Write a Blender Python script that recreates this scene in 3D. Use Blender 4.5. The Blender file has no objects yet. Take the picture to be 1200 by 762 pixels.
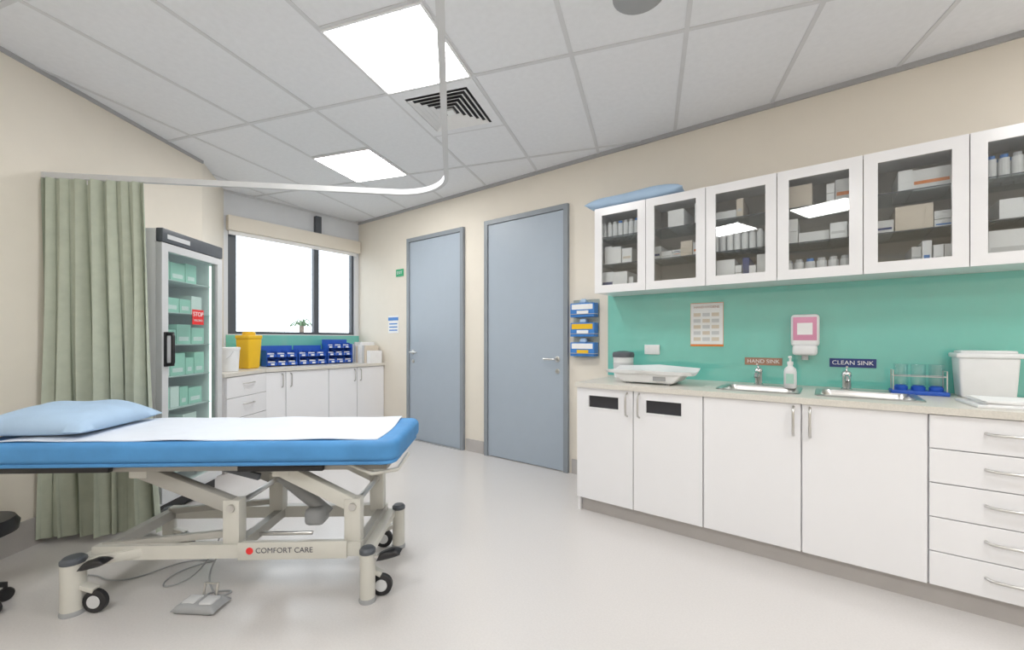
import bpy, bmesh, math, random
from mathutils import Vector, Matrix
random.seed(11)
sc = bpy.context.scene
col = sc.collection
sc.view_settings.view_transform = 'Standard'

# ------------------------------------------------------------ materials
def new_mat(name):
    m = bpy.data.materials.new(name); m.use_nodes = True
    return m, m.node_tree.nodes, m.node_tree.links
def mat(name, c, rough=0.5, metal=0.0, var=0.03, scale=8.0, bump=0.0, bscale=60.0, emis=0.0, coat=0.0, spec=0.5):
    m, n, l = new_mat(name)
    b = n['Principled BSDF']
    b.inputs['Roughness'].default_value = rough
    b.inputs['Metallic'].default_value = metal
    b.inputs['Coat Weight'].default_value = coat
    b.inputs['Specular IOR Level'].default_value = spec
    tc = n.new('ShaderNodeTexCoord')
    nz = n.new('ShaderNodeTexNoise'); nz.inputs['Scale'].default_value = scale; nz.inputs['Detail'].default_value = 4
    l.new(tc.outputs['Object'], nz.inputs['Vector'])
    r = n.new('ShaderNodeValToRGB')
    r.color_ramp.elements[0].position = 0.3; r.color_ramp.elements[1].position = 0.7
    r.color_ramp.elements[0].color = (c[0]*(1-var), c[1]*(1-var), c[2]*(1-var), 1)
    r.color_ramp.elements[1].color = (min(1,c[0]*(1+var)), min(1,c[1]*(1+var)), min(1,c[2]*(1+var)), 1)
    l.new(nz.outputs['Fac'], r.inputs['Fac']); l.new(r.outputs['Color'], b.inputs['Base Color'])
    if bump > 0:
        nb = n.new('ShaderNodeTexNoise'); nb.inputs['Scale'].default_value = bscale; nb.inputs['Detail'].default_value = 3
        l.new(tc.outputs['Object'], nb.inputs['Vector'])
        bp = n.new('ShaderNodeBump'); bp.inputs['Strength'].default_value = bump; bp.inputs['Distance'].default_value = 0.01
        l.new(nb.outputs['Fac'], bp.inputs['Height']); l.new(bp.outputs['Normal'], b.inputs['Normal'])
    if emis > 0:
        b.inputs['Emission Color'].default_value = (*c, 1); b.inputs['Emission Strength'].default_value = emis
    return m
def glass(name, tint=(0.95,0.98,0.97), refl=0.05, rough=0.02):
    m, n, l = new_mat(name)
    n.remove(n['Principled BSDF'])
    out = n['Material Output']
    t = n.new('ShaderNodeBsdfTransparent'); t.inputs['Color'].default_value = (*tint, 1)
    g = n.new('ShaderNodeBsdfGlossy'); g.inputs['Roughness'].default_value = rough
    f = n.new('ShaderNodeLayerWeight'); f.inputs['Blend'].default_value = 0.5
    p = n.new('ShaderNodeMath'); p.operation='POWER'; p.inputs[1].default_value=4.0
    a = n.new('ShaderNodeMath'); a.operation = 'MULTIPLY_ADD'; a.inputs[1].default_value = 0.5; a.inputs[2].default_value = refl; a.use_clamp = True
    mx = n.new('ShaderNodeMixShader')
    l.new(f.outputs['Facing'], p.inputs[0]); l.new(p.outputs[0], a.inputs[0]); l.new(a.outputs[0], mx.inputs[0])
    l.new(t.outputs[0], mx.inputs[1]); l.new(g.outputs[0], mx.inputs[2]); l.new(mx.outputs[0], out.inputs['Surface'])
    return m
def emit(name, c, s):
    m, n, l = new_mat(name); n.remove(n['Principled BSDF'])
    e = n.new('ShaderNodeEmission'); e.inputs['Color'].default_value = (*c, 1); e.inputs['Strength'].default_value = s
    l.new(e.outputs[0], n['Material Output'].inputs['Surface']); return m

M = dict(
 wall=mat('wall_cream', (0.80,0.745,0.655), 0.7, var=0.01, bump=0.03, bscale=200),
 wallw=mat('wall_pale', (0.74,0.76,0.79), 0.7, var=0.01),
 ceil=mat('ceiling_tile', (0.81,0.825,0.855), 0.85, var=0.02, scale=30, bump=0.05, bscale=250),
 grid=mat('ceiling_tbar', (0.66,0.67,0.69), 0.5),
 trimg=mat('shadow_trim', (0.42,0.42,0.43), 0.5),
 floor=mat('floor_vinyl', (0.655,0.63,0.615), 0.22, var=0.03, scale=120, bump=0.008, bscale=200, spec=0.6),
 cove=mat('coving_vinyl', (0.48,0.455,0.44), 0.45),
 white=mat('white_laminate', (0.86,0.86,0.88), 0.2, var=0.005),
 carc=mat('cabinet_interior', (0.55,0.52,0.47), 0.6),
 counter=mat('counter_laminate', (0.70,0.67,0.61), 0.3, var=0.06, scale=150),
 teal=mat('teal_glass', (0.17,0.57,0.49), 0.04, var=0.01, coat=1.0, spec=0.8),
 door=mat('door_paint', (0.39,0.45,0.52), 0.42, var=0.01),
 frame=mat('door_frame_steel', (0.27,0.30,0.33), 0.4),
 steel=mat('stainless', (0.62,0.61,0.59), 0.28, 1.0),
 chrome=mat('chrome', (0.75,0.75,0.76), 0.12, 1.0),
 black=mat('black_plastic', (0.015,0.015,0.017), 0.4),
 dark=mat('dark_void', (0.03,0.03,0.035), 0.6),
 dgrey=mat('dark_grey', (0.09,0.10,0.115), 0.45),
 grey=mat('grey_plastic', (0.35,0.36,0.37), 0.5),
 lgrey=mat('light_grey', (0.62,0.63,0.64), 0.5),
 blue=mat('bed_blue', (0.07,0.27,0.57), 0.6, var=0.08, bump=0.45, bscale=7),
 pblue=mat('pillow_blue', (0.40,0.55,0.73), 0.7, var=0.05, bump=0.5, bscale=9),
 sheet=mat('bed_sheet', (0.72,0.77,0.85), 0.8, var=0.02, bump=0.4, bscale=7),
 cream=mat('cream_metal', (0.60,0.59,0.54), 0.35),
 taupe=mat('taupe_metal', (0.40,0.39,0.36), 0.4),
 curtain=mat('curtain_sage', (0.45,0.49,0.40), 0.85, var=0.05, scale=20, bump=0.1, bscale=300),
 binblue=mat('bin_blue', (0.02,0.10,0.50), 0.4),
 yellow=mat('yellow_plastic', (0.85,0.52,0.02), 0.4),
 red=mat('red_label', (0.75,0.03,0.03), 0.5),
 green=mat('green_sign', (0.02,0.38,0.16), 0.5),
 paper=mat('paper', (0.87,0.87,0.87), 0.7),
 card=mat('beige_card', (0.70,0.62,0.52), 0.7),
 orange=mat('orange_card', (0.8,0.25,0.05), 0.6),
 pink=mat('pink_plastic', (0.70,0.30,0.45), 0.3),
 plast=mat('white_plastic', (0.84,0.85,0.86), 0.3),
 ink=mat('ink', (0.10,0.10,0.12), 0.6),
 sky=mat('label_blue', (0.05,0.22,0.60), 0.5),
 mint=mat('mint_bin', (0.45,0.72,0.62), 0.4),
 navy=mat('navy', (0.03,0.05,0.20), 0.5),
 brown=mat('brown_sign', (0.40,0.22,0.15), 0.5),
 glass=glass('cabinet_glass', (0.95,0.96,0.96), 0.085),
 fglass=glass('fridge_glass', (0.92,0.98,0.96), 0.07),
 wglass=glass('window_glass', (0.97,0.99,1.0), 0.03),
 cglass=glass('clear_jar', (0.90,0.95,0.96), 0.10),
 panel=emit('led_panel', (1,0.998,0.99), 22.0),
 strip=emit('fridge_light', (0.85,1.0,0.95), 2.2),
 leaf=mat('palm_leaf', (0.10,0.16,0.08), 0.7),
 bark=mat('palm_bark', (0.16,0.12,0.09), 0.9),
 pave=mat('paving', (0.4,0.4,0.38), 0.9),
)

# ------------------------------------------------------------ helpers
def finish(name, me, mats, parent, loc=(0,0,0), rot=(0,0,0), smooth=None):
    if not isinstance(mats, (list,tuple)): mats = [mats]
    for m in mats: me.materials.append(m)
    if smooth is not None:
        me.polygons.foreach_set('use_smooth', [True]*len(me.polygons))
        me.set_sharp_from_angle(angle=math.radians(smooth))
    o = bpy.data.objects.new(name, me); col.objects.link(o)
    o.location = loc; o.rotation_euler = rot
    if parent: o.parent = parent
    return o
def grp(name, loc=(0,0,0), rz=0.0, parent=None):
    e = bpy.data.objects.new(name, None); e.empty_display_size = 0.1
    col.objects.link(e); e.location = loc; e.rotation_euler = (0,0,rz)
    if parent: e.parent = parent
    return e
def box(name, lo, hi, m, parent=None, bev=0.0, seg=2):
    bm = bmesh.new(); bmesh.ops.create_cube(bm, size=1)
    s = [hi[i]-lo[i] for i in range(3)]; c = [(hi[i]+lo[i])/2 for i in range(3)]
    for v in bm.verts: v.co = Vector((v.co.x*s[0], v.co.y*s[1], v.co.z*s[2]))
    if bev > 0: bmesh.ops.bevel(bm, geom=bm.edges[:], offset=bev, segments=seg, profile=0.5, affect='EDGES')
    me = bpy.data.meshes.new(name); bm.to_mesh(me); bm.free()
    return finish(name, me, m, parent, loc=c, smooth=35 if bev>0 else None)
def multibox(name, items, mats, parent=None, cyls=()):
    """items: (lo,hi,mat_index); cyls: (cx,cy,z0,z1,r,mat_index)"""
    bm = bmesh.new()
    for lo,hi,mi in items:
        r = bmesh.ops.create_cube(bm, size=1)
        for v in r['verts']:
            v.co = Vector([ (v.co[i]+0.5)*(hi[i]-lo[i])+lo[i] for i in range(3)])
        fs = set(f for v in r['verts'] for f in v.link_faces)
        for f in fs: f.material_index = mi
    for cx,cy,z0,z1,rr,mi in cyls:
        r = bmesh.ops.create_cone(bm, cap_ends=True, segments=14, radius1=rr, radius2=rr, depth=z1-z0)
        for v in r['verts']: v.co += Vector((cx,cy,(z0+z1)/2))
        fs = set(f for v in r['verts'] for f in v.link_faces)
        for f in fs: f.material_index = mi
    me = bpy.data.meshes.new(name); bm.to_mesh(me); bm.free()
    return finish(name, me, mats, parent)
def prism(name, poly, z0, z1, m, parent=None, bev=0.0, seg=3):
    bm = bmesh.new()
    vs = [bm.verts.new((p[0],p[1],z0)) for p in poly]
    f = bm.faces.new(vs); r = bmesh.ops.extrude_face_region(bm, geom=[f])
    for v in r['geom']:
        if isinstance(v, bmesh.types.BMVert): v.co.z = z1
    bmesh.ops.recalc_face_normals(bm, faces=bm.faces)
    if bev>0:
        es=[e for e in bm.edges if abs(e.verts[0].co.z-e.verts[1].co.z)<1e-6]
        bmesh.ops.bevel(bm, geom=es, offset=bev, segments=seg, profile=0.5, affect='EDGES')
    me = bpy.data.meshes.new(name); bm.to_mesh(me); bm.free()
    return finish(name, me, m, parent, smooth=40 if bev>0 else None)
def lathe(name, prof, m, parent=None, loc=(0,0,0), rot=(0,0,0), n=24):
    bm = bmesh.new(); rings=[]
    for r,z in prof:
        rings.append([bm.verts.new((max(r,1e-4)*math.cos(2*math.pi*i/n), max(r,1e-4)*math.sin(2*math.pi*i/n), z)) for i in range(n)])
    for a,b in zip(rings, rings[1:]):
        for i in range(n): bm.faces.new((a[i],a[(i+1)%n],b[(i+1)%n],b[i]))
    bm.faces.new(list(reversed(rings[0]))); bm.faces.new(rings[-1])
    bmesh.ops.recalc_face_normals(bm, faces=bm.faces)
    me = bpy.data.meshes.new(name); bm.to_mesh(me); bm.free()
    return finish(name, me, m, parent, loc, rot, smooth=40)
def cyl(name, p1, p2, r, m, parent=None, n=20):
    p1=Vector(p1); p2=Vector(p2); d=p2-p1; L=d.length
    o = lathe(name, [(r*0.93,0),(r,min(0.003,L*.1)),(r,L-min(0.003,L*.1)),(r*0.93,L)], m, parent, loc=p1, n=n)
    o.rotation_euler = d.to_track_quat('Z','Y').to_euler(); return o
def tube(name, pts, r, m, parent=None, smoothc=False, cyc=False):
    cu = bpy.data.curves.new(name,'CURVE'); cu.dimensions='3D'; cu.bevel_depth=r; cu.bevel_resolution=3; cu.use_fill_caps=True
    if smoothc:
        s=cu.splines.new('NURBS'); s.points.add(len(pts)-1); s.order_u=3; s.use_endpoint_u=True; s.resolution_u=8
    else:
        s=cu.splines.new('POLY'); s.points.add(len(pts)-1)
    s.use_cyclic_u=cyc
    for p,q in zip(s.points,pts): p.co=(*q,1)
    o=bpy.data.objects.new(name+'_c',cu); col.objects.link(o)
    dg=bpy.context.evaluated_depsgraph_get(); me=bpy.data.meshes.new_from_object(o.evaluated_get(dg))
    bpy.data.objects.remove(o); me.materials.clear(); me.name=name
    return finish(name, me, m, parent, smooth=50)
def text(name, s, size, loc, rot, m, parent, align='CENTER'):
    cu=bpy.data.curves.new(name,'FONT'); cu.body=s; cu.size=size; cu.align_x=align; cu.align_y='CENTER'; cu.extrude=0.0006
    o=bpy.data.objects.new(name+'_c',cu); col.objects.link(o)
    dg=bpy.context.evaluated_depsgraph_get(); me=bpy.data.meshes.new_from_object(o.evaluated_get(dg))
    bpy.data.objects.remove(o); me.materials.clear()
    return finish(name, me, m, parent, loc=loc, rot=rot)
def slab(name, a, b, th, z0, z1, m, side=1):
    a=Vector(a); b=Vector(b); d=(b-a).normalized(); n=Vector((-d.y,d.x))*th*side
    return prism(name, [a,b,b+n,a+n], z0, z1, m)
def taper(name,a,b,z0,a2,b2,z1,m,g,bev=0.012):
    bm=bmesh.new()
    lo=[bm.verts.new((x*a,y*b,z0)) for x,y in ((-1,-1),(1,-1),(1,1),(-1,1))]; hi=[bm.verts.new((x*a2,y*b2,z1)) for x,y in ((-1,-1),(1,-1),(1,1),(-1,1))]
    bm.faces.new(lo[::-1]); bm.faces.new(hi)
    for i in range(4): bm.faces.new((lo[i],lo[(i+1)%4],hi[(i+1)%4],hi[i]))
    bmesh.ops.bevel(bm, geom=bm.edges[:], offset=bev, segments=3, profile=0.5, affect='EDGES')
    me=bpy.data.meshes.new(name); bm.to_mesh(me); bm.free(); return finish(name,me,m,g,smooth=40)

# ------------------------------------------------------------ room shell
H=2.8; YR=3.33; XB=-5.13
W1=(-4.465,1.331); W0=(-1.85,-2.28); W2=(XB,1.72)
room=[(XB,YR),W2,W1,W0,(3.0,-2.28),(3.0,YR)]
prism('floor', [(-5.4,3.6),(-5.4,1.5),(-4.6,1.1),(-2.0,-2.5),(3.2,-2.5),(3.2,3.6)], -0.1, 0.0, M['floor'])
prism('ceiling', [(-5.4,3.6),(-5.4,1.5),(-4.6,1.1),(-2.0,-2.5),(3.2,-2.5),(3.2,3.6)], H, H+0.1, M['ceil'])
box('wall_right', (XB-0.15,YR,0), (3.1,YR+0.12,H), M['wall'])
slab('wall_left', W1, W0, 0.12, 0, H, M['wall'], -1)
slab('wall_nib', W2, W1, 0.12, 0, H, M['wall'], -1)
box('wall_rear', (-1.85,-2.4,0), (3.1,-2.28,H), M['wall'])
box('wall_side', (3.0,-2.28,0), (3.12,YR,H), M['wall'])
wy0,wy1,wz0,wz1=1.76,3.27,1.26,2.44
multibox('wall_window', [((XB-0.14,1.6,0),(XB,YR,wz0),0),((XB-0.14,1.6,wz1),(XB,YR,H),0),
   ((XB-0.14,1.6,wz0),(XB,wy0,wz1),0),((XB-0.14,wy1,wz0),(XB,YR,wz1),0)], [M['wallw']])
w=grp('window_1',(XB-0.06,0,0))
for nm,a,b in (('frame_left',wy0,wy0+0.09),('mullion',2.72,2.785),('frame_right',wy1-0.03,wy1)):
    box(nm,(-0.03,a,wz0),(0.03,b,wz1),M['dgrey'],w)
box('frame_sill',(-0.03,wy0,wz0),(0.035,wy1,wz0+0.03),M['dgrey'],w)
box('frame_head',(-0.03,wy0,wz1-0.03),(0.035,wy1,wz1),M['dgrey'],w)
box('pane',(-0.004,wy0,wz0),(0.0,wy1,wz1),M['wglass'],w)
b=grp('roller_blind',(XB,0,0))
box('cassette',(0.0,1.74,2.37),(0.07,3.32,2.53),M['wall'],b,0.01)
box('blind_roll',(0.005,1.76,2.33),(0.03,3.28,2.38),M['paper'],b)
box('bracket',(0.0,2.70,2.53),(0.06,2.77,2.74),M['dgrey'],b)

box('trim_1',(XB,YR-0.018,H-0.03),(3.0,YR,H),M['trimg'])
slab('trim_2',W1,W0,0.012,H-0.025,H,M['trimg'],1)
box('trim_3',(XB,1.72,H-0.02),(XB+0.015,YR,H),M['grid'])
multibox('baseboard_right',[((-4.10+0.97+0.02,YR-0.012,0),(-2.86,YR,0.13),0),((-1.82,YR-0.012,0),(-1.41,YR,0.13),0),((-4.55,YR-0.012,0),(-4.09,YR,0.13),0)],[M['cove']])
slab('baseboard_left',W1,W0,0.012,0,0.16,M['cove'],1)

gA=Vector((0.948,0.319)).normalized(); gB=Vector((-gA.y,gA.x))
def clip(o,d):
    ts=[]
    n=len(room)
    for i in range(n):
        p=Vector(room[i]); q=Vector(room[(i+1)%n]); e=q-p
        den=d.x*e.y-d.y*e.x
        if abs(den)<1e-9: continue
        w_=p-o
        t=(w_.x*e.y-w_.y*e.x)/den; s=(w_.x*d.y-w_.y*d.x)/den
        if 0<=s<=1: ts.append(t)
    ts.sort(); return list(zip(ts[::2],ts[1::2]))
bm=bmesh.new()
def bar(o,d,t0,t1,wd=0.024,z0=H-0.004):
    n=Vector((-d.y,d.x))*wd/2; z1=H
    a=o+d*t0; b_=o+d*t1
    pts=[a-n,b_-n,b_+n,a+n]
    lo=[bm.verts.new((p.x,p.y,z0)) for p in pts]; hi=[bm.verts.new((p.x,p.y,z1)) for p in pts]
    bm.faces.new(lo)
    for i in range(4): bm.faces.new((lo[i],lo[(i+1)%4],hi[(i+1)%4],hi[i]))
A0=-1.02; B0=2.33
for k in range(-12,14):
    o=gA*(A0+0.6*k)
    for t0,t1 in clip(o,gB): bar(o,gB,t0,t1)
for k in range(-6,6):
    o=gB*(B0+1.2*k)
    for t0,t1 in clip(o,gA): bar(o,gA,t0,t1,z0=H-0.0052)
panels=[(A0-0.6,B0-0.6),(A0-1.8,B0+0.6),(A0+0.6*1,B0-3.0),(A0+2.4,B0-1.8),(A0-0.6,B0-3.0),(A0+2.4,B0-4.2),(A0+3.6,B0-0.6)]  # first two are in view; the other five are unseen, added to light the room
for (a,bb) in panels+[(A0-0.6,B0)]:
    q = bb if abs((bb-B0)/1.2-round((bb-B0)/1.2))>0.1 else bb+0.6
    bar(gB*q,gA,a+0.013,a+0.587,z0=H-0.0045)
bmesh.ops.recalc_face_normals(bm, faces=bm.faces)
me=bpy.data.meshes.new('ceiling_grid'); bm.to_mesh(me); bm.free()
finish('trim_4',me,M['grid'],None)
ga=math.atan2(gA.y,gA.x)
for (a,bb) in panels:
    p=gA*(a+0.3)+gB*(bb+0.3)
    g=grp('ceiling_light_panel',(p.x,p.y,H),ga)
    box('diffuser',(-0.283,-0.283,-0.010),(0.283,0.283,-0.003),M['panel'],g)
    multibox('rim',[((-0.296,-0.296,-0.013),(0.296,-0.283,0),0),((-0.296,0.283,-0.013),(0.296,0.296,0),0),((-0.296,-0.283,-0.013),(-0.283,0.283,0),0),((0.283,-0.283,-0.013),(0.296,0.283,0),0)],[M['white']],g)
p=gA*(A0-0.3)+gB*(B0+0.3)
g=grp('ceiling_air_vent',(p.x,p.y,H),ga)
box('back_box',(-0.24,-0.24,-0.006),(0.24,0.24,-0.001),M['dark'],g)
def sq_ring(name,r0,z0,r1,z1,m):
    bm=bmesh.new()
    def loop(r,z): return [bm.verts.new((r*x,r*y,z)) for x,y in ((-1,-1),(1,-1),(1,1),(-1,1))]
    a=loop(r0,z0); b=loop(r1,z1); c=loop(r1,z1+0.003); d=loop(r0,z0+0.003)
    for P,Q in ((a,b),(b,c),(c,d),(d,a)):
        for i in range(4): bm.faces.new((P[i],P[(i+1)%4],Q[(i+1)%4],Q[i]))
    bmesh.ops.recalc_face_normals(bm, faces=bm.faces)
    me=bpy.data.meshes.new(name); bm.to_mesh(me); bm.free(); finish(name,me,m,g)
sq_ring('flange',0.29,-0.008,0.225,-0.012,M['ceil'])
for i,r in enumerate((0.195,0.160,0.125,0.09,0.055)):
    sq_ring('louvre_%d'%(i+1),r+0.016,-0.022,r-0.005,-0.008,M['plast'])
box('core',(-0.03,-0.03,-0.022),(0.03,0.03,-0.008),M['plast'],g)
g=grp('ceiling_speaker',(-0.69,1.90,H))
lathe('grille',[(0.12,0),(0.12,-0.006),(0.105,-0.012),(0.05,-0.018),(0,-0.02)],M['grey'],g,n=32)

# ------------------------------------------------------------ doors
def door(name,x0,x1,ztop):
    g=grp(name,(x0,YR,0)); w_=x1-x0; f=0.045
    multibox('frame',[((0,-0.035,0),(f,0,ztop),0),((w_-f,-0.035,0),(w_,0,ztop),0),((f,-0.035,ztop-f),(w_-f,0,ztop),0)],[M['frame']],g)
    box('leaf',(f+0.004,-0.022,0.008),(w_-f-0.004,-0.001,ztop-f-0.004),M['door'],g,0.001,1)
    return g,w_
g,w_=door('door_1',-4.075,-3.135,2.42)
box('threshold',(0.045,-0.05,0),(w_-0.045,-0.023,0.006),M['grey'],g)
def lever(g,x,z,dirx):
    lathe('rose',[(0.026,0),(0.026,0.008),(0.02,0.011)],M['steel'],g,loc=(x,-0.022,z),rot=(math.pi/2,0,0))
    tube('lever',[(x,-0.03,z),(x,-0.075,z),(x+0.02*dirx,-0.082,z),(x+0.12*dirx,-0.08,z)],0.009,M['steel'],g)
    lathe('lock',[(0.022,0),(0.022,0.006),(0.016,0.009)],M['steel'],g,loc=(x,-0.022,z-0.11),rot=(math.pi/2,0,0))
lever(g,0.11,1.05,1)
g,w_=door('door_2',-2.835,-1.85,2.425)
lever(g,w_-0.11,1.02,-1)

# ------------------------------------------------------------ right base cabinets
YF=2.63; XL=-1.40
g=grp('base_cabinet',(0,0,0))
box('carcass',(XL+0.01,YF+0.02,0.1),(1.37,YR-0.002,0.70),M['white'],g)
box('top_rail',(XL+0.017,YF+0.02,0.70),(1.36,YF+0.05,0.868),M['white'],g)
box('end_panel',(XL,YF+0.019,0.0),(XL+0.016,YR-0.002,0.868),M['white'],g)
box('end_panel_right',(1.36,YF+0.019,0.0),(1.38,YR-0.002,0.868),M['white'],g)
box('kick',(XL+0.02,YF+0.045,0),(1.355,YF+0.06,0.1),M['cove'],g)
xs=[-1.402,-0.994,-0.574,-0.10,0.370]
for i in range(4):
    a,b_=xs[i]+0.003,xs[i+1]-0.003
    if i<2:
        sx0=a+(0.09 if i==0 else 0.08); sx1=sx0+0.215; z0s,z1s=0.735,0.815
        multibox('door_%d'%(i+1),[((a,YF,0.1),(b_,YF+0.018,z0s),0),((a,YF,z1s),(b_,YF+0.018,0.866),0),((a,YF,z0s),(sx0,YF+0.018,z1s),0),((sx1,YF,z0s),(b_,YF+0.018,z1s),0)],[M['white']],g)
        box('waste_slot_%d'%(i+1),(sx0,YF+0.012,z0s),(sx1,YF+0.017,z1s),M['dark'],g)
        q=0.008
        multibox('slot_rim_%d'%(i+1),[((sx0-q,YF-0.003,z0s-q),(sx1+q,YF,z0s),0),((sx0-q,YF-0.003,z1s),(sx1+q,YF,z1s+q),0),((sx0-q,YF-0.003,z0s),(sx0,YF,z1s),0),((sx1,YF-0.003,z0s),(sx1+q,YF,z1s),0)],[M['plast']],g)
    else:
        box('door_%d'%(i+1),(a,YF,0.1),(b_,YF+0.018,0.866),M['white'],g,0.002,1)
box('door_5',(0.873,YF,0.1),(1.37,YF+0.018,0.866),M['white'],g,0.002,1)
def vhandle(name,x,z0,z1,y,g):
    tube(name,[(x,y,z0),(x,y-0.028,z0+0.012),(x,y-0.032,z0+0.03),(x,y-0.032,z1-0.03),(x,y-0.028,z1-0.012),(x,y,z1)],0.0065,M['steel'],g)
vhandle('handle_1',-1.035,0.70,0.85,YF,g); vhandle('handle_2',-0.955,0.70,0.85,YF,g)
vhandle('handle_3',-0.135,0.70,0.85,YF,g); vhandle('handle_4',-0.065,0.70,0.85,YF,g)
zs=[0.1+0.766*i/5 for i in range(6)]
for i in range(5):
    box('drawer_%d'%(i+1),(0.373,YF,zs[i]+0.002),(0.867,YF+0.018,zs[i+1]-0.002),M['white'],g,0.002,1)
    zc=(zs[i]+zs[i+1])/2+0.01
    tube('drawer_handle_%d'%(i+1),[(0.545,YF,zc),(0.555,YF-0.022,zc),(0.585,YF-0.03,zc),(0.675,YF-0.03,zc),(0.705,YF-0.022,zc),(0.715,YF,zc)],0.0065,M['steel'],g)
s1=(-0.52,-0.13); s2=(-0.03,0.37); sy=(2.78,3.12)
multibox('countertop',[((XL-0.01,YF-0.015,0.868),(1.39,sy[0],0.9),0),((XL-0.01,sy[1],0.868),(1.39,YR-0.009,0.9),0),
  ((XL-0.01,sy[0],0.868),(s1[0],sy[1],0.9),0),((s1[1],sy[0],0.868),(s2[0],sy[1],0.9),0),((s2[1],sy[0],0.868),(1.39,sy[1],0.9),0)],[M['counter']],g)
def sink(name,x0,x1):
    g=grp(name,((x0+x1)/2,(sy[0]+sy[1])/2,0.9)); a=(x1-x0)/2; b=(sy[1]-sy[0])/2
    bm=bmesh.new()
    def lp(x,y,z,r):
        vs=[]
        for cx,cy,a0 in ((x-r,y-r,0),(-(x-r),y-r,90),(-(x-r),-(y-r),180),(x-r,-(y-r),270)):
            for k in range(5):
                t=math.radians(a0+22.5*k); vs.append(bm.verts.new((cx+r*math.cos(t),cy+r*math.sin(t),z)))
        return vs
    L=[lp(a+0.018,b+0.018,0.001,0.03),lp(a+0.014,b+0.014,0.006,0.03),lp(a-0.012,b-0.012,0.004,0.04),lp(a-0.022,b-0.022,-0.02,0.04),lp(a-0.03,b-0.03,-0.14,0.04),lp(a-0.06,b-0.06,-0.158,0.04)]
    for P,Q in zip(L,L[1:]):
        n=len(P)
        for i in range(n): bm.faces.new((P[i],P[(i+1)%n],Q[(i+1)%n],Q[i]))
    bm.faces.new(L[-1]); bmesh.ops.recalc_face_normals(bm, faces=bm.faces)
    me=bpy.data.meshes.new('bowl'); bm.to_mesh(me); bm.free(); finish('bowl',me,M['steel'],g,smooth=50)
    lathe('drain',[(0.03,0),(0.03,0.004),(0.012,0.002)],M['chrome'],g,loc=(0,0,-0.157))
sink('sink',*s1); sink('sink',*s2)
def tap(x,y):
    g=grp('sink_tap',(x,y,0.9))
    lathe('body',[(0.028,0),(0.028,0.006),(0.022,0.012),(0.022,0.075),(0.025,0.08),(0.025,0.10),(0.015,0.112),(0.004,0.115)],M['chrome'],g)
    tube('spout',[(0,0,0.05),(0,-0.04,0.075),(0,-0.09,0.09),(0,-0.135,0.085),(0,-0.15,0.06)],0.011,M['chrome'],g,smoothc=True)
    tube('lever',[(0,0,0.108),(0,-0.03,0.13),(0,-0.085,0.14)],0.006,M['chrome'],g,smoothc=True)
tap(-0.355,3.2); tap(0.10,3.2)
box('teal_splashback',(-1.475,YR-0.008,0.9),(1.42,YR-0.0005,1.575),M['teal'])

# ------------------------------------------------------------ upper cabinets
YU=2.97; UZ0,UZ1=1.56,2.205; NU=7
xu=[-1.43+i*0.3985 for i in range(NU+1)]
g=grp('wall_cabinet',(0,0,0))
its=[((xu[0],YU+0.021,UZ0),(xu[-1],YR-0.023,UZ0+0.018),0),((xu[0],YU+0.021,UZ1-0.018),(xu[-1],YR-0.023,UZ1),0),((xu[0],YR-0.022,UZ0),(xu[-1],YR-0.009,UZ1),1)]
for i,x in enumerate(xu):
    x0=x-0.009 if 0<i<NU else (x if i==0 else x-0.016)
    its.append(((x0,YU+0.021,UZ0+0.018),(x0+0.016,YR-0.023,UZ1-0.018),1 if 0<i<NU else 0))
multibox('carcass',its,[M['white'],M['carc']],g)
levels=[UZ0+0.018,1.775,1.985]
for i in range(NU):
    a,b_=xu[i]+0.002,xu[i+1]-0.002; f=0.058
    z0,z1=UZ0-0.004,UZ1
    multibox('door_frame_%d'%(i+1),[((a,YU,z0),(a+f,YU+0.02,z1),0),((b_-f,YU,z0),(b_,YU+0.02,z1),0),((a+f,YU,z0),(b_-f,YU+0.02,z0+f),0),((a+f,YU,z1-f),(b_-f,YU+0.02,z1),0)],[M['white']],g)
    box('door_glass_%d'%(i+1),(a+f,YU+0.008,z0+f),(b_-f,YU+0.012,z1-f),M['glass'],g)
    for k in (1,2):
        box('shelf_%d_%d'%(i+1,k),(xu[i]+0.01,YU+0.03,levels[k]-0.006),(xu[i+1]-0.01,YR-0.024,levels[k]),M['cglass'],g)
        box('shelf_edge_%d_%d'%(i+1,k),(xu[i]+0.01,YU+0.027,levels[k]-0.006),(xu[i+1]-0.01,YU+0.0295,levels[k]),M['dgrey'],g)
cm=[M['paper'],M['plast'],M['lgrey'],M['card'],M['sky'],M['navy'],M['orange'],M['mint']]
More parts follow.
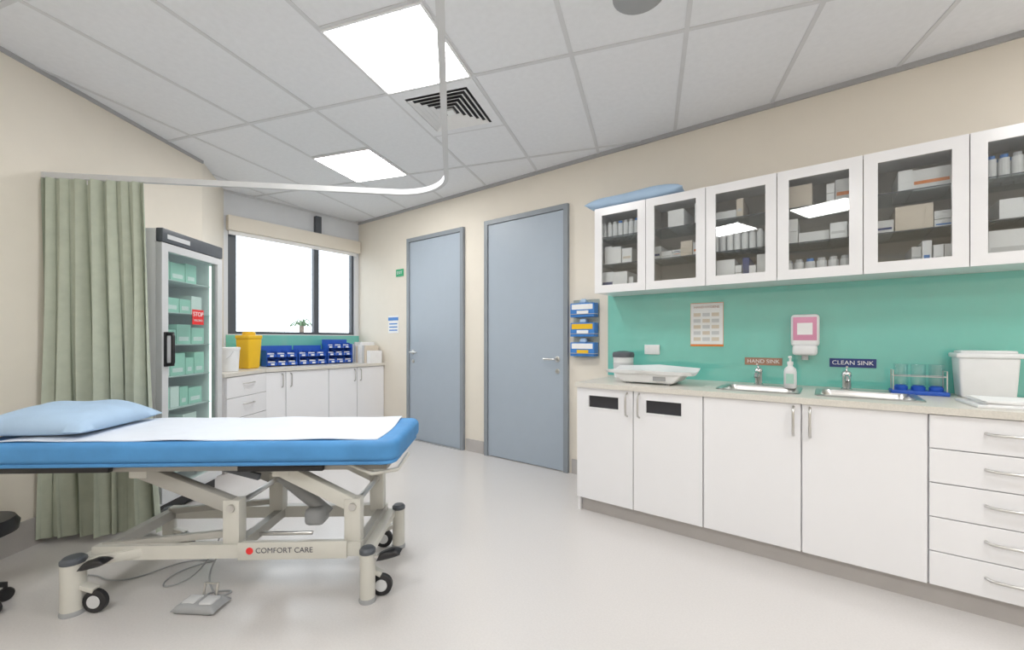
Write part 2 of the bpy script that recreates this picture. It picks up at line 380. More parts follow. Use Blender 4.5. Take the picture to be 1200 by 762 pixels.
for i in range(NU):
    it=[]; cy=[]
    for k,z in enumerate(levels):
        x=xu[i]+0.025; hmax=(levels[k+1] if k<2 else UZ1-0.02)-z-0.02
        if (i,k) in ((2,1),(5,2),(3,0),(0,2)):       # rows of bottles / rolls
            rr=random.choice((0.02,0.026)); hb=hmax*random.uniform(0.45,0.6)
            while x+2*rr<xu[i+1]-0.02:
                for yy in (YU+0.09,YU+0.16,YU+0.23):
                    cy.append((x+rr,yy,z+0.001,z+hb,rr*0.96,1)); cy.append((x+rr,yy,z+hb,z+hb+0.018,rr*0.7,random.choice((2,4,1,2))))
                x+=2*rr+0.003
            continue
        while x<xu[i+1]-0.05:
            wd=random.choice((0.04,0.06,0.08,0.11,0.15)); wd=min(wd,xu[i+1]-0.015-x)
            if wd<0.025: break
            if random.random()<0.24: x+=wd*0.8; continue
            h=random.uniform(0.3,0.9)*hmax
            mi=random.choices(range(8),(14,10,1.5,1.5,0.25,0.2,0.3,0.2))[0]
            y0=YU+0.035+random.random()*0.05; y1=YR-0.05
            hh=0
            nst=random.choice((1,1,2,3))
            for s_ in range(nst):
                it.append(((x,y0,z+0.001+hh),(x+wd-0.004,y1,z+hh+h/nst-0.002),mi))
                if random.random()<0.5:
                    it.append(((x+0.006,y0-0.001,z+hh+h/nst*0.3),(x+wd-0.012,y0,z+hh+h/nst*0.45),random.choice((2,2,3,4,5,6))))
                hh+=h/nst
            x+=wd
    multibox('stored_supplies_%d'%(i+1),it,cm,g,cy)

def cushion(name,sx,sy,sz,m,parent,loc=(0,0,0),rot=(0,0,0),n=28,pw=3.0,seed=0,flat=0.25):
    rnd=random.Random(seed); ph=[rnd.uniform(0,6) for _ in range(6)]
    bm=bmesh.new(); g_={}
    for sgn in (1,-1):
        for i in range(n+1):
            for j in range(n+1):
                u=-1+2*i/n; v=-1+2*j/n
                edge=(i in (0,n)) or (j in (0,n))
                if edge and sgn==-1: g_[(-1,i,j)]=g_[(1,i,j)]; continue
                prof=max(0,(1-abs(u)**pw))*max(0,(1-abs(v)**pw)); prof=prof**0.5
                px=u*sx/2*(1-0.05*(1-v*v)); py=v*sy/2*(1-0.05*(1-u*u))
                wr=0.06*math.sin(5*u+3*v+ph[0])+0.05*math.sin(9*v-4*u+ph[1])
                z=sz*(flat+ (1-flat)*prof*(1+wr)) if sgn==1 else sz*flat*(1-prof)
                g_[(sgn,i,j)]=bm.verts.new((px,py,z))
        for i in range(n):
            for j in range(n):
                q=[g_[(sgn,i,j)],g_[(sgn,i+1,j)],g_[(sgn,i+1,j+1)],g_[(sgn,i,j+1)]]
                if sgn==-1: q.reverse()
                if len(set(q))==4:
                    try: bm.faces.new(q)
                    except ValueError: pass
    me=bpy.data.meshes.new(name); bm.to_mesh(me); bm.free()
    return finish(name,me,m,parent,loc,rot,smooth=80)
cushion('folded_blue_pillow',0.74,0.30,0.10,M['pblue'],None,loc=(-1.15,3.12,UZ1),seed=3,pw=5,flat=0.45)

# ------------------------------------------------------------ wall-mounted things
def wgrp(name,x,z): return grp(name,(x,YR,z))
RF=(math.pi/2,0,0)
g=wgrp('glove_box_rack',-1.68,1.04)
box('back_plate',(-0.125,-0.006,0),(0.125,0,0.51),M['cglass'],g)
for k in range(3):
    z=0.01+k*0.17
    box('glove_box_%d'%(k+1),(-0.115,-0.085,z+0.005),(0.115,-0.008,z+0.125),M['sky'],g,0.003,1)
    box('box_label_%d'%(k+1),(-0.10,-0.0865,z+0.07),(0.10,-0.085,z+0.115),M['paper'] if k!=1 else M['yellow'],g)
    box('box_stripe_%d'%(k+1),(-0.05,-0.087,z+0.03),(0.06,-0.085,z+0.06),[M['yellow'],M['paper'],M['paper']][k],g)
    tube('wire_%d'%(k+1),[(-0.12,-0.006,z+0.03),(-0.12,-0.092,z+0.03),(0.12,-0.092,z+0.03),(0.12,-0.006,z+0.03)],0.003,M['steel'],g)
    cushion('glove_tuft_%d'%(k+1),0.07,0.05,0.04,M['pblue'],g,loc=(0,-0.05,z+0.122),seed=k,n=8)
g=wgrp('power_outlet',-1.10,1.12)
box('plate',(-0.06,-0.018,-0.038),(0.06,-0.0085,0.038),M['plast'],g,0.003)
box('rocker_1',(-0.045,-0.021,0.01),(-0.03,-0.018,0.03),M['paper'],g); box('rocker_2',(0.03,-0.021,0.01),(0.045,-0.018,0.03),M['paper'],g)
g=wgrp('notice_poster',-0.70,1.31)
box('sheet',(-0.112,-0.012,-0.16),(0.112,-0.0085,0.16),M['orange'],g)
box('paper_face',(-0.110,-0.013,-0.145),(0.110,-0.012,0.157),M['paper'],g)
for k in range(5):
    for j in range(3):
        box('print_%d_%d'%(k,j),(-0.09+j*0.062,-0.0135,-0.12+k*0.045),(-0.04+j*0.062,-0.013,-0.094+k*0.045),M['lgrey'] if (k+j)%2 else M['card'],g)
text('heading','HAND HYGIENE',0.024,(0,-0.0135,0.128),RF,M['brown'],g)
g=wgrp('soap_dispenser',-0.105,1.07)
box('body',(-0.075,-0.11,0.085),(0.075,-0.0085,0.29),M['plast'],g,0.022,4)
box('pink_window',(-0.062,-0.1125,0.125),(0.062,-0.108,0.272),M['pink'],g,0.002)
box('label',(-0.04,-0.1135,0.16),(0.04,-0.112,0.235),M['paper'],g)
box('push_bar',(-0.065,-0.135,0.03),(0.065,-0.02,0.095),M['plast'],g,0.018,3)
cyl('nozzle',(0,-0.08,0.0),(0,-0.08,0.035),0.018,M['lgrey'],g)
g=wgrp('hand_sink_sign',-0.342,1.05)
box('plate',(-0.11,-0.013,-0.025),(0.11,-0.0085,0.025),M['brown'],g)
text('lettering','HAND SINK',0.036,(0,-0.0135,0),RF,M['paper'],g)
g=wgrp('clean_sink_sign',0.132,1.055)
box('plate',(-0.112,-0.013,-0.027),(0.112,-0.0085,0.027),M['navy'],g)
text('lettering','CLEAN SINK',0.036,(0,-0.0135,0),RF,M['paper'],g)
g=wgrp('exit_sign',-4.24,2.03)
box('plate',(-0.07,-0.008,-0.045),(0.07,0,0.045),M['green'],g)
text('lettering','EXIT',0.05,(0,-0.009,0),RF,M['paper'],g)
g=wgrp('wall_notice',-4.37,1.39)
box('sheet',(-0.10,-0.004,-0.11),(0.10,0,0.11),M['paper'],g)
box('header',(-0.10,-0.005,0.05),(0.10,-0.004,0.09),M['sky'],g)
for k in range(3): box('line_%d'%k,(-0.08,-0.005,-0.08+k*0.04),(0.08,-0.004,-0.065+k*0.04),M['sky'],g)

# ------------------------------------------------------------ counter items
g=grp('round_waste_tub',(-1.27,3.15,0.9))
lathe('tub',[(0.066,0),(0.07,0.004),(0.078,0.16),(0.080,0.165)],M['plast'],g)
lathe('lid',[(0.083,0.162),(0.084,0.185),(0.078,0.20),(0.03,0.21),(0,0.21)],M['dgrey'],g)
lathe('label_band',[(0.0745,0.06),(0.0775,0.12)],M['lgrey'],g)
g=grp('baby_scale',(-0.96,2.89,0.9))
taper('base',0.17,0.12,0.01,0.235,0.135,0.075,M['plast'],g,0.014)
for i,(x,y) in enumerate(((-0.13,-0.09),(0.13,-0.09),(-0.13,0.09),(0.13,0.09))): cyl('foot_%d'%i,(x,y,0),(x,y,0.016),0.016,M['grey'],g)
bm=bmesh.new(); nx,ny=24,10; top=[];bot=[]
for i in range(nx+1):
    ra=[];rb=[]
    for j in range(ny+1):
        u=-1+2*i/nx; v=-1+2*j/ny
        x=u*0.285; y=v*0.16*(1-0.2*abs(u)**4)
        z=0.080+0.004*abs(u)**3+0.040*(v*v)*(1-0.45*abs(u))*(1.0 if v>0 else 0.4)
        ra.append(bm.verts.new((x,y,z))); rb.append(bm.verts.new((x*0.97,y*0.95,z-0.022)))
    top.append(ra);bot.append(rb)
for i in range(nx):
    for j in range(ny):
        bm.faces.new((top[i][j],top[i+1][j],top[i+1][j+1],top[i][j+1])); bm.faces.new((bot[i][j+1],bot[i+1][j+1],bot[i+1][j],bot[i][j]))
    bm.faces.new((top[i][0],bot[i][0],bot[i+1][0],top[i+1][0])); bm.faces.new((top[i][ny],top[i+1][ny],bot[i+1][ny],bot[i][ny]))
for j in range(ny):
    bm.faces.new((top[0][j],top[0][j+1],bot[0][j+1],bot[0][j])); bm.faces.new((top[nx][j+1],top[nx][j],bot[nx][j],bot[nx][j+1]))
bmesh.ops.recalc_face_normals(bm, faces=bm.faces)
me=bpy.data.meshes.new('tray'); bm.to_mesh(me); bm.free(); finish('tray',me,M['plast'],g,smooth=60)
box('display',(0.05,-0.134,0.028),(0.13,-0.126,0.055),M['grey'],g)
g=grp('pump_bottle',(-0.175,3.10,0.9))
lathe('bottle',[(0.03,0),(0.034,0.005),(0.034,0.10),(0.03,0.12),(0.014,0.135),(0.014,0.15)],M['plast'],g)
lathe('collar',[(0.016,0.145),(0.016,0.163),(0.006,0.165),(0.006,0.19)],M['paper'],g)
box('spout',(-0.008,-0.045,0.186),(0.008,0.012,0.198),M['paper'],g,0.003)
box('label',(-0.02,-0.0355,0.03),(0.02,-0.032,0.09),M['mint'],g)
g=grp('jar_rack',(0.405,3.17,0.9))
box('blue_tray',(-0.115,-0.06,0),(0.115,0.06,0.022),M['binblue'],g,0.004)
for i,x in enumerate((-0.07,0.0,0.07)):
    lathe('blue_base_%d'%i,[(0.028,0.02),(0.030,0.04),(0.02,0.05)],M['binblue'],g,loc=(x,-0.01,0))
    lathe('glass_jar_%d'%i,[(0.026,0.05),(0.030,0.052),(0.030,0.16),(0.032,0.165)],M['cglass'],g,loc=(x,-0.01,0))
for i,x in enumerate((-0.105,0.105)): tube('wire_%d'%i,[(x,-0.05,0.02),(x,-0.05,0.13),(x,0.05,0.13),(x,0.05,0.02)],0.003,M['steel'],g)
tube('wire_top',[(-0.105,-0.05,0.10),(0.105,-0.05,0.10),(0.105,0.05,0.10),(-0.105,0.05,0.10)],0.0025,M['steel'],g,cyc=True)
g=grp('storage_tub',(0.655,3.19,0.9))
taper('body',0.095,0.075,0,0.106,0.086,0.21,M['plast'],g)
box('lid',(-0.116,-0.095,0.205),(0.116,0.095,0.23),M['plast'],g,0.008,3)
box('lid_top',(-0.098,-0.078,0.228),(0.098,0.078,0.243),M['plast'],g,0.006,3)
g=grp('paper_tray',(0.70,2.84,0.9),0.1)
box('tray',(-0.18,-0.13,0),(0.18,0.13,0.012),M['plast'],g,0.003)
for i in range(5):
    o=box('paper_%d'%i,(-0.15,-0.105,0.012+i*0.004),(0.15,0.105,0.0155+i*0.004),M['paper'],g); o.rotation_euler=(0,0,random.uniform(-.08,.08))

# ------------------------------------------------------------ window bench
g=grp('window_bench',(0,0,0))
prism('worktop',[(-4.54,YR-0.002),(XB+0.002,YR-0.002),(XB+0.002,1.735),(-4.462,1.345),(-4.40,1.262),(-4.165,1.40),(-4.54,1.895)],0.868,0.9,M['counter'],g)
prism('carcass',[(-4.58,YR-0.002),(XB+0.004,YR-0.002),(XB+0.004,1.74),(-4.46,1.36),(-4.40,1.29),(-4.22,1.42),(-4.58,1.90)],0.1,0.868,M['white'],g)
prism('kick',[(-4.62,YR-0.004),(-5.0,YR-0.004),(-5.0,1.72),(-4.5,1.42),(-4.42,1.33),(-4.27,1.44),(-4.62,1.93)],0.0,0.1,M['cove'],g)
ys=[1.90,2.10,2.576,2.94,3.325]
for i in range(4):
    box('door_%d'%(i+1),(-4.579,ys[i]+0.003,0.1),(-4.558,ys[i+1]-0.003,0.862),M['white'],g,0.002,1)
for i,y in enumerate((2.06,2.15,2.90,2.98)):
    tube('door_handle_%d'%(i+1),[(-4.558,y,0.70),(-4.53,y,0.71),(-4.528,y,0.83),(-4.558,y,0.84)],0.006,M['steel'],g)
a=Vector((-4.58,1.90)); bq=Vector((-4.22,1.42)); dd=(bq-a); Ld=dd.length; dd.normalize(); ang=math.atan2(-dd.y,-dd.x)
dg_=grp('drawer_bank',(bq.x,bq.y,0),ang,g)
for i in range(4):
    z0=0.1+i*0.191
    box('drawer_%d'%(i+1),(0.003,-0.022,z0+0.002),(Ld-0.004,-0.001,z0+0.188),M['white'],dg_,0.002,1)
    tube('drawer_handle_%d'%(i+1),[(Ld/2-0.08,-0.022,z0+0.12),(Ld/2-0.06,-0.05,z0+0.12),(Ld/2+0.06,-0.05,z0+0.12),(Ld/2+0.08,-0.022,z0+0.12)],0.006,M['steel'],dg_)
box('teal_splashback',(XB+0.0005,1.74,0.9),(XB+0.008,YR-0.001,1.25),M['teal'])
g=grp('yellow_sharps_container',(-4.78,1.83,0.9),0.4)
taper('body',0.07,0.07,0,0.085,0.085,0.31,M['yellow'],g,0.015)
box('lid',(-0.088,-0.088,0.305),(0.088,0.088,0.345),M['yellow'],g,0.01,3)
lathe('cap',[(0.06,0.343),(0.06,0.37),(0.05,0.38),(0,0.38)],M['yellow'],g)
g=grp('white_bucket',(-4.50,1.56,0.9))
lathe('pail',[(0.066,0),(0.07,0.004),(0.08,0.2)],M['plast'],g)
lathe('lid',[(0.084,0.2),(0.086,0.222),(0.08,0.228),(0,0.228)],M['paper'],g)
tube('handle',[(0.08,0,0.19),(0.10,-0.03,0.15),(0.09,-0.06,0.12)],0.003,M['lgrey'],g)
def binrack(y,n,h):
    g=grp('parts_bin_rack',(-4.93,y,0.9)); L=n*0.11
    box('back',(-0.08,0,0),(-0.07,L,h+0.03),M['binblue'],g)
    for s_ in (0,L-0.006): box('side',(-0.08,s_,0),(0.06,s_+0.006,h*0.9),M['binblue'],g)
    rows=int(h/0.09)
    for r in range(rows):
        for k in range(n):
            y0=k*0.11+0.006; y1=y0+0.098; z=0.008+r*0.09; x1=0.08-r*0.025
            multibox('bin_%d_%d'%(r,k),[((-0.07,y0,z),(x1,y1,z+0.004),0),((-0.07,y0,z),(x1-0.02,y0+0.004,z+0.07),0),((-0.07,y1-0.004,z),(x1-0.02,y1,z+0.07),0),((x1-0.004,y0,z),(x1,y1,z+0.038),0),
              ((-0.05,y0+0.012,z+0.004),(x1-0.03,y1-0.012,z+0.05),1),((x1,y0+0.03,z+0.01),(x1+0.001,y1-0.03,z+0.028),1)],[M['binblue'],M['paper']],g)
binrack(2.04,3,0.20); binrack(2.39,3,0.20); binrack(2.74,3,0.27)
g=grp('document_files',(-4.80,3.215,0.9))
for i in range(7):
    x=-0.15+i*0.045
    box('file_%d'%i,(x,-0.10,0.0),(x+0.035,0.09,0.24+0.03*math.sin(i*2)),[M['paper'],M['lgrey'],M['card'],M['plast']][i%4],g,0.002,1)
box('paper_stack',(0.18,-0.10,0),(0.24,0.08,0.16),M['paper'],g)

# ------------------------------------------------------------ vaccine fridge
fx=Vector((-3.478,0.815)); fr=math.atan2(0.474,-0.399)
g=grp('medical_fridge',(fx.x,fx.y,0),fr); FW,FD,FH=0.62,0.42,1.93; t=0.03
multibox('cabinet',[((0,0.04,0.09),(t,FD,FH),0),((FW-t,0.04,0.09),(FW,FD,FH),0),((t,FD-t,0.09),(FW-t,FD,FH),0),((t,0.04,FH-0.05),(FW-t,FD-t,FH),0),((t,0.04,0.09),(FW-t,FD-t,0.16),0)],[M['white']],g)
box('plinth',(0.01,0.05,0.02),(FW-0.01,FD-0.02,0.089),M['black'],g)
for i,(x,y) in enumerate(((0.05,0.08),(FW-0.05,0.08),(0.05,FD-0.05),(FW-0.05,FD-0.05))): cyl('foot_%d'%i,(x,y,0),(x,y,0.03),0.02,M['black'],g)
box('header',(0.0,-0.005,FH-0.085),(FW,0.039,FH+0.005),M['dgrey'],g,0.006)
box('header_label',(0.04,-0.007,FH-0.06),(0.25,-0.004,FH-0.03),M['lgrey'],g)
f=0.055
multibox('door_frame',[((0,0,0.12),(f,0.038,FH-0.09),0),((FW-f,0,0.12),(FW,0.038,FH-0.09),0),((f,0,0.12),(FW-f,0.038,0.19),0),((f,0,FH-0.14),(FW-f,0.038,FH-0.09),0)],[M['lgrey']],g)
multibox('gasket',[((f,0.01,0.19),(f+0.012,0.04,FH-0.14),0),((FW-f-0.012,0.01,0.19),(FW-f,0.04,FH-0.14),0)],[M['grey']],g)
box('door_glass',(f,0.014,0.19),(FW-f,0.02,FH-0.14),M['fglass'],g)
tube('door_handle',[(0.035,0,1.03),(0.035,-0.04,1.035),(0.035,-0.045,1.05),(0.035,-0.045,1.22),(0.035,-0.04,1.235),(0.035,0,1.24)],0.012,M['black'],g)
box('handle_plate',(0.015,-0.01,1.02),(0.10,0.002,1.25),M['black'],g,0.004); box('handle_inset',(0.03,-0.014,1.045),(0.085,-0.009,1.225),M['lgrey'],g,0.003)
box('light_strip',(FW-0.046,0.06,0.25),(FW-0.035,0.07,FH-0.15),M['strip'],g)
box('light_strip_left',(0.035,0.06,0.25),(0.046,0.07,FH-0.15),M['strip'],g)
box('light_strip_top',(0.06,0.06,FH-0.062),(FW-0.06,0.075,FH-0.052),M['strip'],g)
box('side_magnet_1',(-0.004,0.10,1.66),(0.0,0.17,1.73),M['sky'],g); box('side_magnet_2',(-0.004,0.11,1.60),(0.0,0.16,1.64),M['dgrey'],g)
for k in range(7):
    z=0.26+k*0.225
    box('shelf_%d'%k,(0.035,0.06,z),(FW-0.035,FD-0.035,z+0.006),M['lgrey'],g)
    it=[]
    x=0.06
    while x<FW-0.15:
        wd=random.choice((0.09,0.12,0.15)); h=random.uniform(0.10,0.17)
        if x+wd>FW-0.055: wd=FW-0.055-x
        it.append(((x,0.10,z+0.007),(x+wd-0.008,FD-0.06,z+h),random.choice((0,0,1))))
        it.append(((x+0.02,0.099,z+0.03),(x+wd-0.03,0.10,z+0.06),1)); x+=wd
    multibox('vaccine_trays_%d'%k,it,[M['mint'],M['paper']],g)
box('stop_label',(0.30,0.011,1.31),(0.42,0.0135,1.42),M['red'],g)
text('stop_text','STOP',0.045,(0.36,0.0102,1.385),RF,M['paper'],g)
text('stop_text_2','VACCINES',0.02,(0.36,0.0102,1.34),RF,M['paper'],g)

# ------------------------------------------------------------ curtain and track
RZ=2.18
P0=Vector((-3.735,0.317)); PC=Vector((-2.05,2.0)); PE=Vector((0.95,-1.0))
d1=(PC-P0).normalized(); d2=(PE-PC).normalized()
r=0.34
pts=[(P0.x,P0.y,RZ)]
c0=PC-d1*r; cc=c0+d2*r
for k in range(0,13):
    th=math.pi/2*k/12
    q=cc-d2*r*math.cos(th)+d1*r*math.sin(th); pts.append((q.x,q.y,RZ))
pts.append((PE.x,PE.y,RZ))
g=grp('curtain_track',(0,0,0))
def strip(name,pts,w_,h_,m,parent):
    bm=bmesh.new(); rows=[]
    for i,p in enumerate(pts):
        p=Vector(p); a_=Vector(pts[max(i-1,0)]); b_=Vector(pts[min(i+1,len(pts)-1)])
        d=(b_-a_).normalized(); n=Vector((-d.y,d.x,0))*w_/2; u=Vector((0,0,h_/2))
        rows.append([bm.verts.new(p+n+u),bm.verts.new(p-n+u),bm.verts.new(p-n-u),bm.verts.new(p+n-u)])
    for a_,b_ in zip(rows,rows[1:]):
        for k in range(4): bm.faces.new((a_[k],a_[(k+1)%4],b_[(k+1)%4],b_[k]))
    bm.faces.new(rows[0]); bm.faces.new(rows[-1][::-1]); bmesh.ops.recalc_face_normals(bm, faces=bm.faces)
    me=bpy.data.meshes.new(name); bm.to_mesh(me); bm.free(); return finish(name,me,m,parent,smooth=40)
strip('rail',pts,0.026,0.034,M['lgrey'],g)
cyl('ceiling_drop',(PE.x,PE.y,RZ),(PE.x,PE.y,H),0.01,M['lgrey'],g)
lathe('wall_flange',[(0.03,0),(0.03,0.012),(0.02,0.016)],M['lgrey'],g,loc=(P0.x-0.012,P0.y-0.008,RZ),rot=(0,math.pi/2,0.62))
bm=bmesh.new(); N=260; K=20; rows=[]
s0,s1c=0.0,0.555
nrm=Vector((-d1.y,d1.x))
for k in range(K+1):
    v=k/K; z=RZ-0.02-(RZ-0.05)*v; row=[]
    for i in range(N+1):
        u=i/N
        L_=(s1c-s0)+0.10*v
        s_=s0-0.01*v+L_*u+0.012*math.sin(u*9+v*4)*v
        ph=u*2*math.pi*7.5+1.3*math.sin(u*7+1.2*v)
        amp=(0.022+0.028*v)*(0.7+0.3*math.sin(u*11+2+v))
        off=amp*math.sin(ph)+0.016*math.sin(ph*0.37+2*v)*v+0.006*math.sin(3*ph+4*v)*v
        s_+=0.013*math.sin(2*ph+1)*(0.4+v)
        p=P0+d1*s_+nrm*(off-0.02)
        row.append(bm.verts.new((p.x,p.y,z)))
    rows.append(row)
for a_,b_ in zip(rows,rows[1:]):
    for i in range(N): bm.faces.new((a_[i],b_[i],b_[i+1],a_[i+1]))
me=bpy.data.meshes.new('fabric'); bm.to_mesh(me); bm.free()
cg=grp('privacy_curtain',(0,0,0))
o=finish('fabric',me,M['curtain'],cg,smooth=80)
for i in range(8):
    p=P0+d1*(s0+0.03+i*0.068)
    cyl('hook_%d'%i,(p.x,p.y,RZ-0.045),(p.x,p.y,RZ-0.012),0.004,M['plast'],cg,n=8)

# ------------------------------------------------------------ examination bed
br=math.radians(36.87+2.0)
g=grp('examination_bed',(-2.335,0.935,0),br)
def rrect(x0,x1,y0,y1,rl,rr,n=8):
    P=[]
    for cx,cy,a0,r_ in ((x1-rr,y1-rr,0,rr),(x0+rl,y1-rl,90,rl),(x0+rl,y0+rl,180,rl),(x1-rr,y0+rr,270,rr)):
        for k in range(n+1):
            t_=math.radians(a0+90*k/n); P.append((cx+r_*math.cos(t_),cy+r_*math.sin(t_)))
    return P
MX0,MX1,MY0,MY1=-1.10,0.785,-0.325,0.26
prism('mattress',rrect(MX0,MX1,MY0,MY1,0.05,0.07),0.657,0.748,M['blue'],g,0.026,4)
prism('sheet_hem',rrect(MX0+0.012,MX1-0.012,MY0+0.012,MY1-0.012,0.05,0.06),0.64,0.66,M['blue'],g,0.008,2)
bm=bmesh.new(); nx,ny=60,16; R=[]
for i in range(nx+1):
    row=[]
    for j in range(ny+1):
        u=i/nx; v=j/ny
        x=-0.95+u*1.64+0.012*math.sin(v*4); y=MY0+0.035+v*0.535
        z=0.751+0.002*math.sin(17*u+3*v)+0.0015*math.sin(31*u-5*v)
        row.append(bm.verts.new((x,y,z)))
    R.append(row)
for i in range(nx):
    for j in range(ny): bm.faces.new((R[i][j],R[i+1][j],R[i+1][j+1],R[i][j+1]))
ext=bmesh.ops.extrude_face_region(bm,geom=bm.faces[:])
for v in ext['geom']:
    if isinstance(v,bmesh.types.BMVert): v.co.z+=0.004
bmesh.ops.recalc_face_normals(bm, faces=bm.faces)
me=bpy.data.meshes.new('paper_sheet'); bm.to_mesh(me); bm.free(); finish('paper_sheet',me,M['sheet'],g,smooth=60)
cushion('pillow',0.50,0.50,0.13,M['pblue'],g,loc=(-0.89,-0.03,0.753),rot=(0,0,0.06),seed=5)
top=[((-1.0,-0.24,0.60),(0.72,-0.20,0.638),0),((-1.0,0.16,0.60),(0.72,0.20,0.638),0)]
for x in (-1.0,-0.55,-0.05,0.35,0.69): top.append(((x,-0.20,0.598),(x+0.03,0.16,0.634),0))
multibox('top_frame',top,[M['taupe']],g)
box('deck',(MX0+0.03,MY0+0.03,0.636),(MX1-0.05,MY1-0.03,0.645),M['black'],g)
box('black_bar_near',(-0.98,-0.27,0.605),(-0.50,-0.245,0.632),M['black'],g,0.004); box('black_bar_mid',(0.06,-0.27,0.603),(0.44,-0.245,0.628),M['black'],g,0.004)
tube('head_bracket',[(0.55,-0.25,0.63),(0.66,-0.27,0.59),(0.77,-0.24,0.60),(0.79,-0.1,0.635)],0.009,M['cream'],g)
BY=0.24
bf=[]
for y in (-BY,BY-0.04): bf.append(((-0.60,y,0.20),(0.60,y+0.04,0.262),0))
multibox('base_frame',bf,[M['cream']],g)
multibox('base_crossbars',[((x,-BY+0.04,0.205),(x+0.04,BY-0.04,0.255),0) for x in (-0.60,0.0,0.56)],[M['taupe']],g)
box('side_cover',(0.05,-BY-0.012,0.195),(0.54,-BY-0.0005,0.275),M['cream'],g,0.004)
text('maker_label','COMFORT CARE',0.034,(0.26,-BY-0.0128,0.238),RF,M['ink'],g)
cyl('label_dot',(0.105,-BY-0.012,0.238),(0.105,-BY-0.0135,0.238),0.016,M['red'],g)
def beam(name,p,q,w_,h_,m,parent):
    p=Vector(p); q=Vector(q); d=q-p; L=d.length
    bm=bmesh.new(); bmesh.ops.create_cube(bm,size=1)
    for v in bm.verts: v.co=Vector((v.co.x*L,v.co.y*w_,v.co.z*h_))
    bmesh.ops.bevel(bm, geom=bm.edges[:], offset=min(w_,h_)*0.12, segments=2, profile=0.5, affect='EDGES')
    me=bpy.data.meshes.new(name); bm.to_mesh(me); bm.free()
    o=finish(name,me,m,parent,loc=(p+q)/2,smooth=40); o.rotation_euler=(0,-math.atan2(d.z,math.hypot(d.x,d.y)),math.atan2(d.y,d.x)); return o
for sgn,y in (('near',-0.20),('far',0.19)):
    for k,(xt,xp) in enumerate(((-0.42,0.0),(0.22,0.55))):
        beam('lift_arm_%s_%d'%(sgn,k),(xt,y,0.60),(xp+0.02,y,0.42),0.05,0.065,M['cream'] if k else M['taupe'],g)
        box('post_%s_%d'%(sgn,k),(xp-0.03,y-0.03,0.25),(xp+0.045,y+0.03,0.46),M['cream'],g,0.006)
        cyl('pivot_%s_%d'%(sgn,k),(xp+0.01,y-0.04,0.425),(xp+0.01,y+0.04,0.425),0.018,M['steel'],g)
        box('hinge_%s_%d'%(sgn,k),(xt-0.03,y-0.028,0.565),(xt+0.05,y+0.028,0.625),M['cream'],g,0.006)
    beam('brace_%s'%sgn,(-0.58,y,0.25),(0.0,y,0.30),0.03,0.03,M['taupe'],g)
    beam('link_%s'%sgn,(-0.10,y*0.8,0.60),(0.10,y*0.8,0.545),0.02,0.03,M['dgrey'],g)
cyl('cross_shaft_1',(0.01,-0.2,0.425),(0.01,0.19,0.425),0.014,M['steel'],g)
cyl('cross_shaft_2',(0.56,-0.2,0.425),(0.56,0.19,0.425),0.014,M['steel'],g)
cyl('actuator_body',(0.36,0,0.30),(0.12,0,0.50),0.032,M['grey'],g); cyl('actuator_rod',(0.12,0,0.50),(-0.04,0,0.61),0.014,M['steel'],g)
box('motor',(0.26,-0.07,0.262),(0.36,0.03,0.35),M['grey'],g,0.025,3)
cyl('foot_lever',(-0.35,-0.05,0.225),(0.3,-0.05,0.225),0.010,M['steel'],g)
def caster(nm,x,y,sx,lr,wy=0.0):
    lathe('leg_'+nm,[(lr,0.012),(lr,0.215),(lr*0.9,0.235),(lr*0.4,0.24),(0.0,0.24)],M['cream'],g,loc=(x,y,0.0))
    lathe('leg_cap_'+nm,[(lr+0.002,0.222),(lr+0.002,0.236),(lr*0.8,0.246),(0,0.248)],M['dgrey'],g,loc=(x,y,0))
    lathe('foot_pad_'+nm,[(lr+0.003,0),(lr+0.004,0.01),(lr,0.02)],M['grey'],g,loc=(x,y,0.0))
    wx=x+sx*(lr+0.052)
    lathe('wheel_'+nm,[(0.0,-0.013),(0.045,-0.013),(0.050,-0.009),(0.050,0.009),(0.045,0.013),(0.0,0.013)],M['black'],g,loc=(wx,y+wy,0.051),rot=(math.pi/2,0,0))
    lathe('hub_'+nm,[(0.0,-0.016),(0.026,-0.016),(0.029,-0.012),(0.029,0.012),(0.026,0.016),(0.0,0.016)],M['lgrey'],g,loc=(wx,y+wy,0.051),rot=(math.pi/2,0,0))
    beam('fork_'+nm,(x,y+wy,0.13),(wx,y+wy,0.10),0.035,0.02,M['cream'],g)
    s_=1 if sx>0 else -1
    cushion('brake_pedal_'+nm,0.11,0.06,0.035,M['black'],g,loc=(x+s_*0.105,y-0.01,0.205),rot=(0,-0.25*s_,0),n=10)
    beam('pedal_arm_'+nm,(x,y,0.20),(x+s_*0.09,y-0.01,0.212),0.02,0.014,M['steel'],g)
caster('near_left',-0.63,-0.29,1,0.043); caster('near_right',0.635,-0.25,0.62,0.034,0.04); caster('far_left',-0.63,0.25,1,0.034); caster('far_right',0.66,0.25,-1,0.034)
for nm,x in (('l',-0.63),('r',0.615)):
    box('cross_foot_'+nm,(x-0.02,-0.25,0.185),(x+0.03,0.25,0.225),M['cream'],g,0.005)
beam('diag_foot',(-0.63,-0.27,0.2),(-0.38,-0.22,0.235),0.04,0.04,M['cream'],g)
g2=grp('foot_control',(-0.087,-0.283,0.0),-0.1,g)
cushion('pedal_base',0.20,0.11,0.04,M['grey'],g2,n=14,pw=6,flat=0.4)
box('switch_1',(-0.07,-0.03,0.03),(-0.01,0.03,0.046),M['lgrey'],g2,0.006); box('switch_2',(0.01,-0.03,0.03),(0.07,0.03,0.046),M['lgrey'],g2,0.006)
tube('pedal_guard',[(-0.03,0.045,0.015),(-0.03,0.06,0.08),(0.03,0.06,0.08),(0.03,0.045,0.015)],0.006,M['steel'],g2)
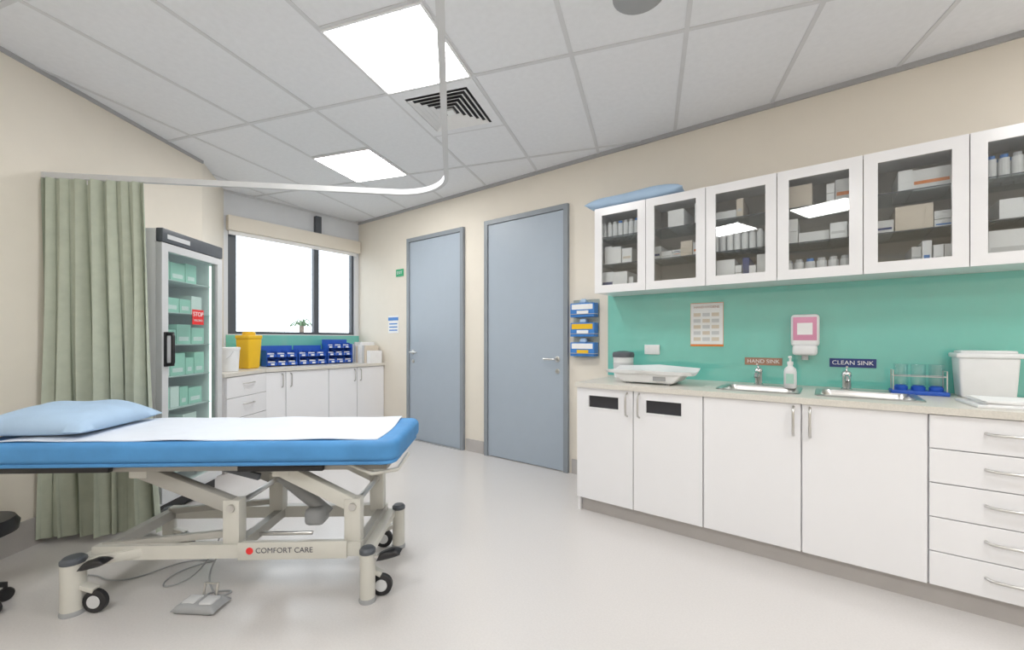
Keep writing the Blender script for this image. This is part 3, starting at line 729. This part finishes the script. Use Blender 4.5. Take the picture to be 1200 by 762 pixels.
tube('cable',[(-0.02,0.05,0.01),(-0.08,0.10,0.006),(0.06,0.14,0.006),(0.03,0.07,0.008),(-0.06,0.13,0.006),(-0.10,0.16,0.05),(-0.08,0.18,0.13),(-0.02,0.2,0.2),(0.06,0.24,0.25)],0.004,M['grey'],g2,smoothc=True)
tube('cable_loop',[(-0.10,0.26,0.24),(-0.13,0.22,0.12),(-0.22,0.20,0.01),(-0.30,0.12,0.005),(-0.36,0.2,0.005),(-0.33,0.32,0.005),(-0.25,0.38,0.005)],0.0035,M['grey'],g2,smoothc=True)
tube('power_cord',[(-0.25,0.38,0.005),(-0.40,0.40,0.005),(-0.50,0.2,0.005),(-0.62,0.16,0.005),(-0.75,0.22,0.005),(-0.88,0.20,0.005)],0.0035,M['grey'],g2,smoothc=True)

# low rolling stool (mostly outside the frame on the left)
L_,F_=-2.36,1.82
g=grp('rolling_stool',(0.8*L_-0.6*F_,0.6*L_+0.8*F_,0))
for i in range(5):
    a_=math.radians(36+72*i); x=0.105*math.cos(a_); y=0.105*math.sin(a_)
    tube('leg_%d'%i,[(0,0,0.12),(x*0.5,y*0.5,0.10),(x,y,0.075)],0.012,M['black'],g)
    lathe('castor_%d'%i,[(0,-0.012),(0.026,-0.012),(0.03,-0.006),(0.03,0.006),(0.026,0.012),(0,0.012)],M['black'],g,loc=(x,y,0.03),rot=(math.pi/2,0,a_))
    cyl('stem_%d'%i,(x,y,0.03),(x,y,0.085),0.008,M['black'],g,n=10)
cyl('column',(0,0,0.1),(0,0,0.36),0.022,M['steel'],g)
lathe('seat',[(0.12,0.33),(0.14,0.34),(0.145,0.375),(0.13,0.40),(0,0.405)],M['black'],g,n=32)

# ------------------------------------------------------------ outside
box('ground',(-60,-30,-0.3),(-5.5,50,-0.11),M['pave'])
g=grp('palm_tree',(-18.2,9.0,-0.11))
cyl('trunk',(0,0,0),(0.1,0,1.9),0.09,M['bark'],g)
for i in range(12):
    a_=i*2.4; r1=0.22+0.07*(i%3); up=0.42-0.08*(i%4)
    p=[(0.1,0,1.85),(0.1+r1*0.5*math.cos(a_),r1*0.5*math.sin(a_),1.85+up*0.8),(0.1+r1*math.cos(a_),r1*math.sin(a_),1.85+up*0.75),(0.1+r1*1.5*math.cos(a_),r1*1.5*math.sin(a_),1.85+up*0.1)]
    tube('frond_%d'%i,p,0.022,M['leaf'],g,smoothc=True)

# ------------------------------------------------------------ world & camera
wd=bpy.data.worlds.new('World'); sc.world=wd; wd.use_nodes=True
bg=wd.node_tree.nodes['Background']; bg.inputs['Color'].default_value=(0.90,0.95,1.0,1); bg.inputs['Strength'].default_value=3.2
cam=bpy.data.cameras.new('camera'); co=bpy.data.objects.new('camera',cam); col.objects.link(co)
co.location=(0,0,1.2); co.rotation_euler=(math.pi/2,0,math.atan2(0.6,0.8))
cam.sensor_width=36; cam.lens=14.7; cam.shift_y=17/1200; cam.clip_start=0.02
sc.camera=co
